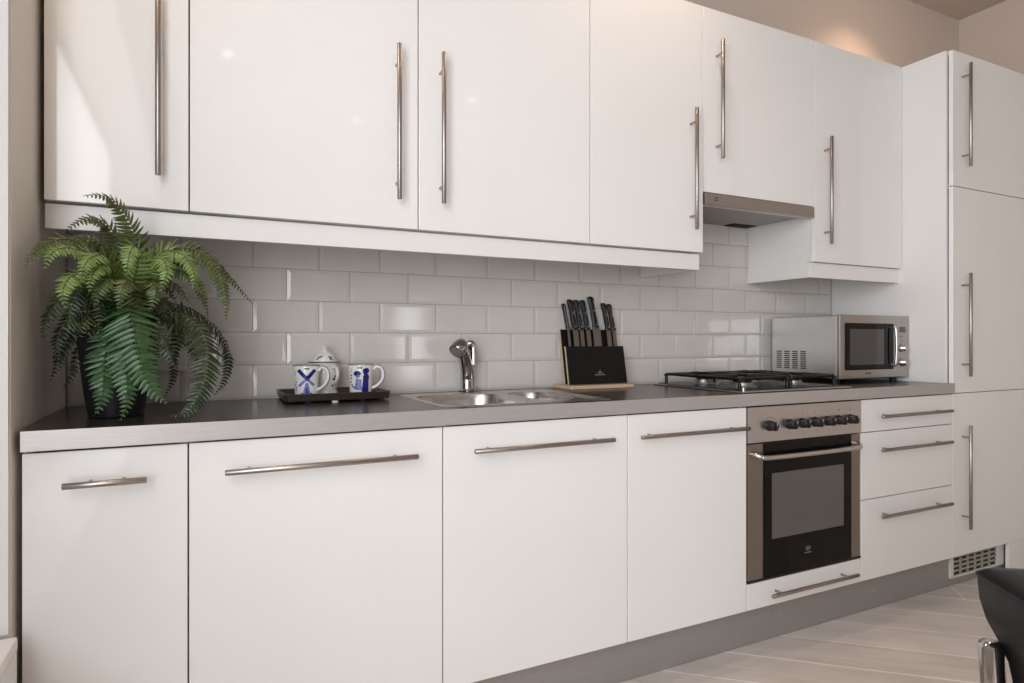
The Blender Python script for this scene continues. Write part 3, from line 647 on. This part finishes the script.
# ------------------------------------------------------------------ potted fern
PC = Vector((-.172, 1.803, WT+.0005))
t = thing('potted_fern', 'bushy green fern in a dark pot at the left end of the worktop', 'plant', PC)
p = MB().lathe([(.052, 0), (.058, .002), (.066, .05), (.074, .12), (.078, .165), (.080, .170), (.080, .188), (.077, .190), (.074, .188), (.072, .165), (0, .164)], PC, 40, caps=(True, False)).build('pot', 'pot', t)
MB().lathe([(.0715, .166), (.05, .172), (0, .176)], PC, 24, caps=(True, False)).build('soil', 'soil', t)
FRONDS = [
('top',0.042,[(-0.151,1.79,1.114),(-0.127,1.74,1.231),(-0.127,1.69,1.318),(-0.158,1.65,1.374),(-0.185,1.62,1.383),(-0.213,1.6,1.374)]),
('olive',0.030,[(-0.16,1.8,1.114),(-0.157,1.76,1.256),(-0.173,1.72,1.324),(-0.202,1.69,1.344),(-0.228,1.67,1.332),(-0.255,1.65,1.303)]),
('olive',0.036,[(-0.168,1.79,1.114),(-0.196,1.72,1.249),(-0.239,1.65,1.286),(-0.272,1.61,1.274),(-0.292,1.575,1.244),(-0.304,1.56,1.214)]),
('bright',0.032,[(-0.171,1.78,1.114),(-0.196,1.68,1.245),(-0.234,1.61,1.264),(-0.261,1.57,1.249),(-0.273,1.56,1.211)]),
('bright',0.032,[(-0.166,1.77,1.114),(-0.174,1.66,1.244),(-0.193,1.6,1.249),(-0.207,1.57,1.224),(-0.211,1.56,1.185)]),
('bright',0.032,[(-0.174,1.77,1.113),(-0.205,1.64,1.205),(-0.229,1.58,1.203),(-0.24,1.55,1.171),(-0.234,1.545,1.133)]),
('bright',0.030,[(-0.162,1.77,1.114),(-0.167,1.66,1.226),(-0.184,1.61,1.231),(-0.196,1.58,1.2),(-0.197,1.57,1.17)]),
('blue',0.052,[(-0.156,1.75,1.113),(-0.14,1.68,1.15),(-0.128,1.645,1.115),(-0.117,1.635,1.048),(-0.098,1.63,0.986),(-0.076,1.62,0.948),(-0.054,1.61,0.928)]),
('blue',0.036,[(-0.163,1.74,1.106),(-0.154,1.68,1.082),(-0.143,1.65,1.031),(-0.136,1.635,0.971),(-0.137,1.625,0.928),(-0.148,1.62,0.894)]),
('blue',0.036,[(-0.176,1.75,1.106),(-0.179,1.7,1.071),(-0.183,1.67,1.015),(-0.183,1.65,0.961),(-0.189,1.64,0.922),(-0.199,1.635,0.906)]),
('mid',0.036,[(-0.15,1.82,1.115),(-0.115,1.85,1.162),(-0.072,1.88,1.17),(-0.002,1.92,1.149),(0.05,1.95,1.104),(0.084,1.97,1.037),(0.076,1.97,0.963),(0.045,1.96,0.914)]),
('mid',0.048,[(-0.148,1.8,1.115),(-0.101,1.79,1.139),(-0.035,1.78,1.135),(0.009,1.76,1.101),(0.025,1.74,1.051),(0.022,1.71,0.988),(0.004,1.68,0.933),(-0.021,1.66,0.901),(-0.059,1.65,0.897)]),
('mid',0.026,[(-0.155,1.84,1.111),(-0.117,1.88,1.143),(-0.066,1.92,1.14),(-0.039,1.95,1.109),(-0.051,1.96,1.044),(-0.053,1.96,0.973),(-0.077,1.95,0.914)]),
('olive',0.040,[(-0.147,1.79,1.114),(-0.099,1.76,1.259),(-0.045,1.74,1.293),(0.009,1.73,1.286),(0.049,1.72,1.243),(0.066,1.71,1.179),(0.066,1.7,1.12)]),
('olive',0.030,[(-0.148,1.8,1.115),(-0.08,1.81,1.275),(-0.013,1.82,1.309),(0.045,1.83,1.274),(0.096,1.84,1.22),(0.138,1.85,1.168)]),
('bright',0.034,[(-0.154,1.77,1.114),(-0.105,1.69,1.237),(-0.073,1.65,1.257),(-0.058,1.63,1.229),(-0.07,1.62,1.182)]),
('bright',0.030,[(-0.15,1.78,1.114),(-0.086,1.71,1.263),(-0.038,1.68,1.277),(-0.01,1.66,1.246),(-0.002,1.65,1.215),(-0.006,1.65,1.182)]),
('bright',0.034,[(-0.157,1.76,1.113),(-0.117,1.66,1.247),(-0.122,1.62,1.277),(-0.129,1.59,1.251),(-0.133,1.58,1.209)]),
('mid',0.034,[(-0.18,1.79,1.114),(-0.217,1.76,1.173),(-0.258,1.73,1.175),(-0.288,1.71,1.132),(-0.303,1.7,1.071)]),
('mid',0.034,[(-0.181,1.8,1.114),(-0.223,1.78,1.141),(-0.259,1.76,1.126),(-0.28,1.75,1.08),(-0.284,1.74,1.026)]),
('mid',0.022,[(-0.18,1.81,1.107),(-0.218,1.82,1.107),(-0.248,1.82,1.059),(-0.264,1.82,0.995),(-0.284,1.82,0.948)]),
('olive',0.036,[(-0.162,1.77,1.114),(-0.157,1.68,1.195),(-0.168,1.63,1.206),(-0.183,1.6,1.177),(-0.192,1.59,1.138)]),
('olive',0.036,[(-0.154,1.77,1.114),(-0.133,1.67,1.195),(-0.134,1.63,1.203),(-0.143,1.6,1.178),(-0.149,1.59,1.135)]),
('olive',0.036,[(-0.15,1.78,1.114),(-0.105,1.69,1.198),(-0.089,1.66,1.203),(-0.081,1.64,1.179),(-0.092,1.63,1.133)]),
('olive',0.034,[(-0.165,1.8,1.114),(-0.181,1.76,1.264),(-0.208,1.74,1.301),(-0.245,1.73,1.302),(-0.275,1.72,1.272)]),
('olive',0.034,[(-0.15,1.82,1.115),(-0.103,1.83,1.251),(-0.055,1.85,1.281),(-0.009,1.87,1.25),(0.022,1.88,1.177),(0.029,1.88,1.13)]),
('olive',0.036,[(-0.15,1.78,1.114),(-0.093,1.72,1.224),(-0.044,1.7,1.241),(0.0,1.69,1.214),(0.026,1.68,1.166)]),
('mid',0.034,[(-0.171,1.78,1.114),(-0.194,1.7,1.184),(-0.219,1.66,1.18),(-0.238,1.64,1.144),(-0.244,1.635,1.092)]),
]
def frond(kind, W, pts, seed):
    rnd = random.Random(seed)
    pts = [Vector(q) for q in pts]
    root = PC+Vector((rnd.uniform(-.02, .02), rnd.uniform(-.02, .02), .174))
    pts = [root] + pts[0:]
    path = smooth_path(pts, 14)
    # resample evenly
    S = [0]
    for a, b in zip(path, path[1:]): S.append(S[-1]+(b-a).length)
    L = S[-1]
    def at(d):
        d = min(max(d, 0), L-1e-6)
        for i in range(len(S)-1):
            if S[i+1] >= d: f_ = (d-S[i])/max(S[i+1]-S[i], 1e-9); return path[i].lerp(path[i+1], f_)
        return path[-1]
    bare = .18*L if kind != 'bluegreen' else .16*L
    step = .0132 if kind != 'bluegreen' else .0152
    m = MB(); st = MB()
    centre = Vector((PC.x, PC.y, 1.22))
    eye = Vector((0, 0, CAM_H+.15))
    dd = bare; k = 0
    while dd < L-.002:
        u = (dd-bare)/(L-bare)
        c = at(dd); T = (at(dd+.004)-at(dd-.004)).normalized()
        outw = Vector((c.x-centre.x, c.y-centre.y, .10)).normalized()
        toe = (eye-c).normalized()
        Nn = (outw*.45+Vector((0, 0, .55))+toe*.75); Nn = (Nn-T*Nn.dot(T)).normalized()
        Sd = T.cross(Nn).normalized()
        prof = (min(1, .55+u*3) if u < .15 else 1)*max(.0, 1-max(0, (u-.42)/.58)**1.3)
        ln = W*prof*rnd.uniform(.92, 1.06)+.003
        wd = min(.0041 if kind != 'bluegreen' else .0056, ln*.24)
        for sgn in (-1, 1):
            droop = rnd.uniform(.0, .42); fw = .10+.30*u+rnd.uniform(-.08, .08)
            dr = (Sd*sgn+T*fw-Nn*droop).normalized()
            wdir = dr.cross(Nn).normalized()*sgn; nn = Nn
            rows = []
            for f_, w_ in ((0, .45), (.12, 1.0), (.35, 1.0), (.6, .78), (.82, .46), (1, .04)):
                cc = c+dr*ln*f_+T*(ln*.16*f_*f_)-nn*(ln*.16*f_*f_)+Nn*.0006*rnd.uniform(-1, 1)
                w = wd*w_
                rows.append((cc+wdir*w-nn*w*.55, cc, cc-wdir*w-nn*w*.55))
            V = [[m.b.verts.new(q) for q in r_] for r_ in rows]
            for a, b in zip(V, V[1:]):
                m.b.faces.new((a[0], a[1], b[1], b[0])); m.b.faces.new((a[1], a[2], b[2], b[1]))
        dd += step*(1-.35*u); k += 1
    # keep clear of the left wall
    for v in m.b.verts:
        if v.co.x < XL+.006: v.co.x = XL+.006+(v.co.x-XL-.006)*.02
        if v.co.z < WT+.003: v.co.z = WT+.003
    fr_ = m.build('frond', kind, t, recalc=False, ang=60)
    n_ = 40; sp_ = [at(L*i/n_) for i in range(n_+1)]
    st.tube(sp_, [.0021*(1-.75*i/n_) for i in range(n_+1)], 6); st.build('stem', 'stem', fr_)
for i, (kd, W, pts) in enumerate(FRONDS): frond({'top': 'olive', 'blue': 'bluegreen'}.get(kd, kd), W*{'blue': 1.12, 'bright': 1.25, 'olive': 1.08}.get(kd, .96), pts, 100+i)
rn = random.Random(5)
for i in range(24):                                           # the dense middle of the plant
    az = rn.uniform(0, 2*PI) if i % 3 else rn.uniform(PI, 1.9*PI); R0 = rn.uniform(.09, .20); hh = rn.uniform(.08, .19); drop = rn.uniform(.02, .16)
    ex = PC.x+R0*math.cos(az)
    if ex < -.30: R0 *= (-.30-PC.x)/(ex-PC.x)
    pts = [(PC.x+R0*q*math.cos(az+.25*q), min(2.08, PC.y+R0*q*math.sin(az+.25*q)), PC.z+.176+hh*4*q*(1-q*.72)*.72-drop*q*q*q) for q in (.12, .35, .6, .82, 1)]
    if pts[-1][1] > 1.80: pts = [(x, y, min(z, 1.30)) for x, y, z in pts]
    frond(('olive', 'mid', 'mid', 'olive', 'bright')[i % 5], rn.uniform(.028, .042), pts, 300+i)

# ------------------------------------------------------------------ black armchair at the right
ROT = CAM_A+.13
ax = Vector((math.cos(ROT), -math.sin(ROT), 0)); ay = Vector((math.sin(ROT), math.cos(ROT), 0))
A0 = Vector((1.051, .548, .008))                                 # outer far corner of the left armrest, on plan
def ch(u, v, z): return A0+ax*u+ay*v+Vector((0, 0, z))
t = thing('armchair', 'black leather armchair with chrome frame at the lower right', 'chair', ch(.33, -.3, 0))
def hull(u0, u1, v0, v1, name):
    m = MB(); rg = []
    for ins, z in ((.050, .40), (.047, .50), (.045, .545), (.043, .575), (.038, .600), (.026, .625), (.011, .650), (.002, .678), (0, .700), (0, .712), (.003, .719), (.010, .7235), (.03, .727)):
        iu = ins*.55 if z < .7 else ins
        rg.append([ch(x, y, z) for x, y, _ in rrect(u0+iu, u1-iu, v0+ins, v1-ins, max(.004, .014-ins*.08), 0, 5)])
    m.rings(rg); o = m.build(name, 'leather', t, ang=70)
    pp = rrect(u0-.0005, u1+.0005, v0-.0005, v1+.0005, .014, 0, 5); pp = [ch(x, y, .7135) for x, y, _ in pp]
    MB().tube(pp+pp[:1], .0022, 6, caps=False).build('piping', 'leather', o); return o
hull(0, .115, -.48, 0, 'armrest'); hull(.575, .69, -.48, 0, 'armrest')
def pad(u0, u1, v0, v1, z0, z1, name, bev, lean=0.):
    m = MB(); m.box(u0, u1, v0, v1, z0, z1, bev, 4)
    for v in m.b.verts:
        x, y, z = v.co; v.co = ch(x, y+lean*(z-z0), z)
    return m.build(name, 'leather', t, ang=60)
pad(.075, .615, -.50, .02, .36, .47, 'seat', .03)
pad(.12, .57, -.60, -.50, .44, .86, 'backrest', .03, -.18)
def leg(u, v, du, dv, top):
    m = MB(); a, b = ch(u, v, top), ch(u+du, v+dv, .004)
    m.tube([a+Vector((0, 0, .000)), a+(b-a)*.004, a+(b-a)*.012, a+(b-a)*.5, b], [.011, .0150, .0158, .0158, .0158], 24)
    l = m.build('leg', 'chrome', t); MB().lathe([(.019, 0), (.019, .010), (.016, .0118)], (b.x, b.y, .0004), 16).build('foot_cap', 'black', l)
LP_ = Vector((R_[0]*.698+F_[0]*.926, R_[1]*.698+F_[1]*.926, 0))-A0; lu, lv_ = LP_.dot(ax), LP_.dot(ay)
leg(lu, lv_, .05, .02, .623); leg(.69-lu, lv_, -.05, .02, .623); leg(lu, -.42, .05, 0, .623); leg(.69-lu, -.42, -.05, 0, .623)
for v in (lv_+.009, -.42): MB().tube([ch(lu+.024, v, .345), ch(.69-lu-.024, v, .345)], .012, 12).build('cross_rail', 'chrome', t)

# ------------------------------------------------------------------ light
def area(name, loc, rot, sx, sy, power, col):
    l = bpy.data.lights.new(name, 'AREA'); l.shape = 'RECTANGLE'; l.size = sx; l.size_y = sy; l.energy = power; l.color = col
    o = bpy.data.objects.new(name, l); o.location = loc; o.rotation_euler = rot; C.objects.link(o); return o
area('window_daylight', (-.63, -.95, 1.62), (0, -PI/2, 0), 1.9, 3.2, 265, (.94, .962, 1))
area('window_daylight', (2.49, YF+.01, 1.09), (PI/2, 0, 0), .34, .92, 12, (.97, .98, 1))
for i, (x, y) in enumerate(((.19, -.93), (1.92, -.97), (1.21, -1.8), (-.22, 1.60), (1.38, 1.62), (3.02, 1.86))):
    l = bpy.data.lights.new('downlight', 'SPOT'); l.energy = 40 if y < 1 else 60; l.color = (1, .80, .65) if y < 1 else (1, .70, .50); l.spot_size = math.radians(110); l.spot_blend = 1; l.shadow_soft_size = .03
    o = bpy.data.objects.new('downlight', l); o.location = (x, y, ZC-.014); C.objects.link(o)
    MB().lathe([(.047, 0), (.047, -.003), (.038, -.006), (.034, -.002)], (x, y, ZC), 28, caps=(False, False)).build('downlight_ring', 'downlight', ceil_)
    MB().lathe([(.034, -.0025), (0, -.0025)], (x, y, ZC), 24, caps=(False, False)).build('downlight_lens', 'lamp', ceil_)
w = bpy.data.worlds.new('daylight_sky'); bpy.context.scene.world = w; w.use_nodes = True
bg = w.node_tree.nodes['Background']; bg.inputs['Color'].default_value = (.75, .86, 1, 1); bg.inputs['Strength'].default_value = 1.5

# ------------------------------------------------------------------ camera
cam = bpy.data.cameras.new('camera'); co = bpy.data.objects.new('camera', cam); C.objects.link(co)
cam.sensor_width = 36; cam.lens = CAM_F/1024*36; cam.shift_y = -1.2/1024; cam.clip_start = .01
co.location = (0, 0, CAM_H); co.rotation_euler = (PI/2, 0, -CAM_A)
sc = bpy.context.scene; sc.camera = co
sc.view_settings.view_transform = 'Standard'; sc.view_settings.look = 'None'; sc.view_settings.gamma = 1; sc.view_settings.use_curve_mapping = False
sc.view_settings.exposure = -1.13
for o in bpy.data.objects:
    if '_loc' in o: del o['_loc']
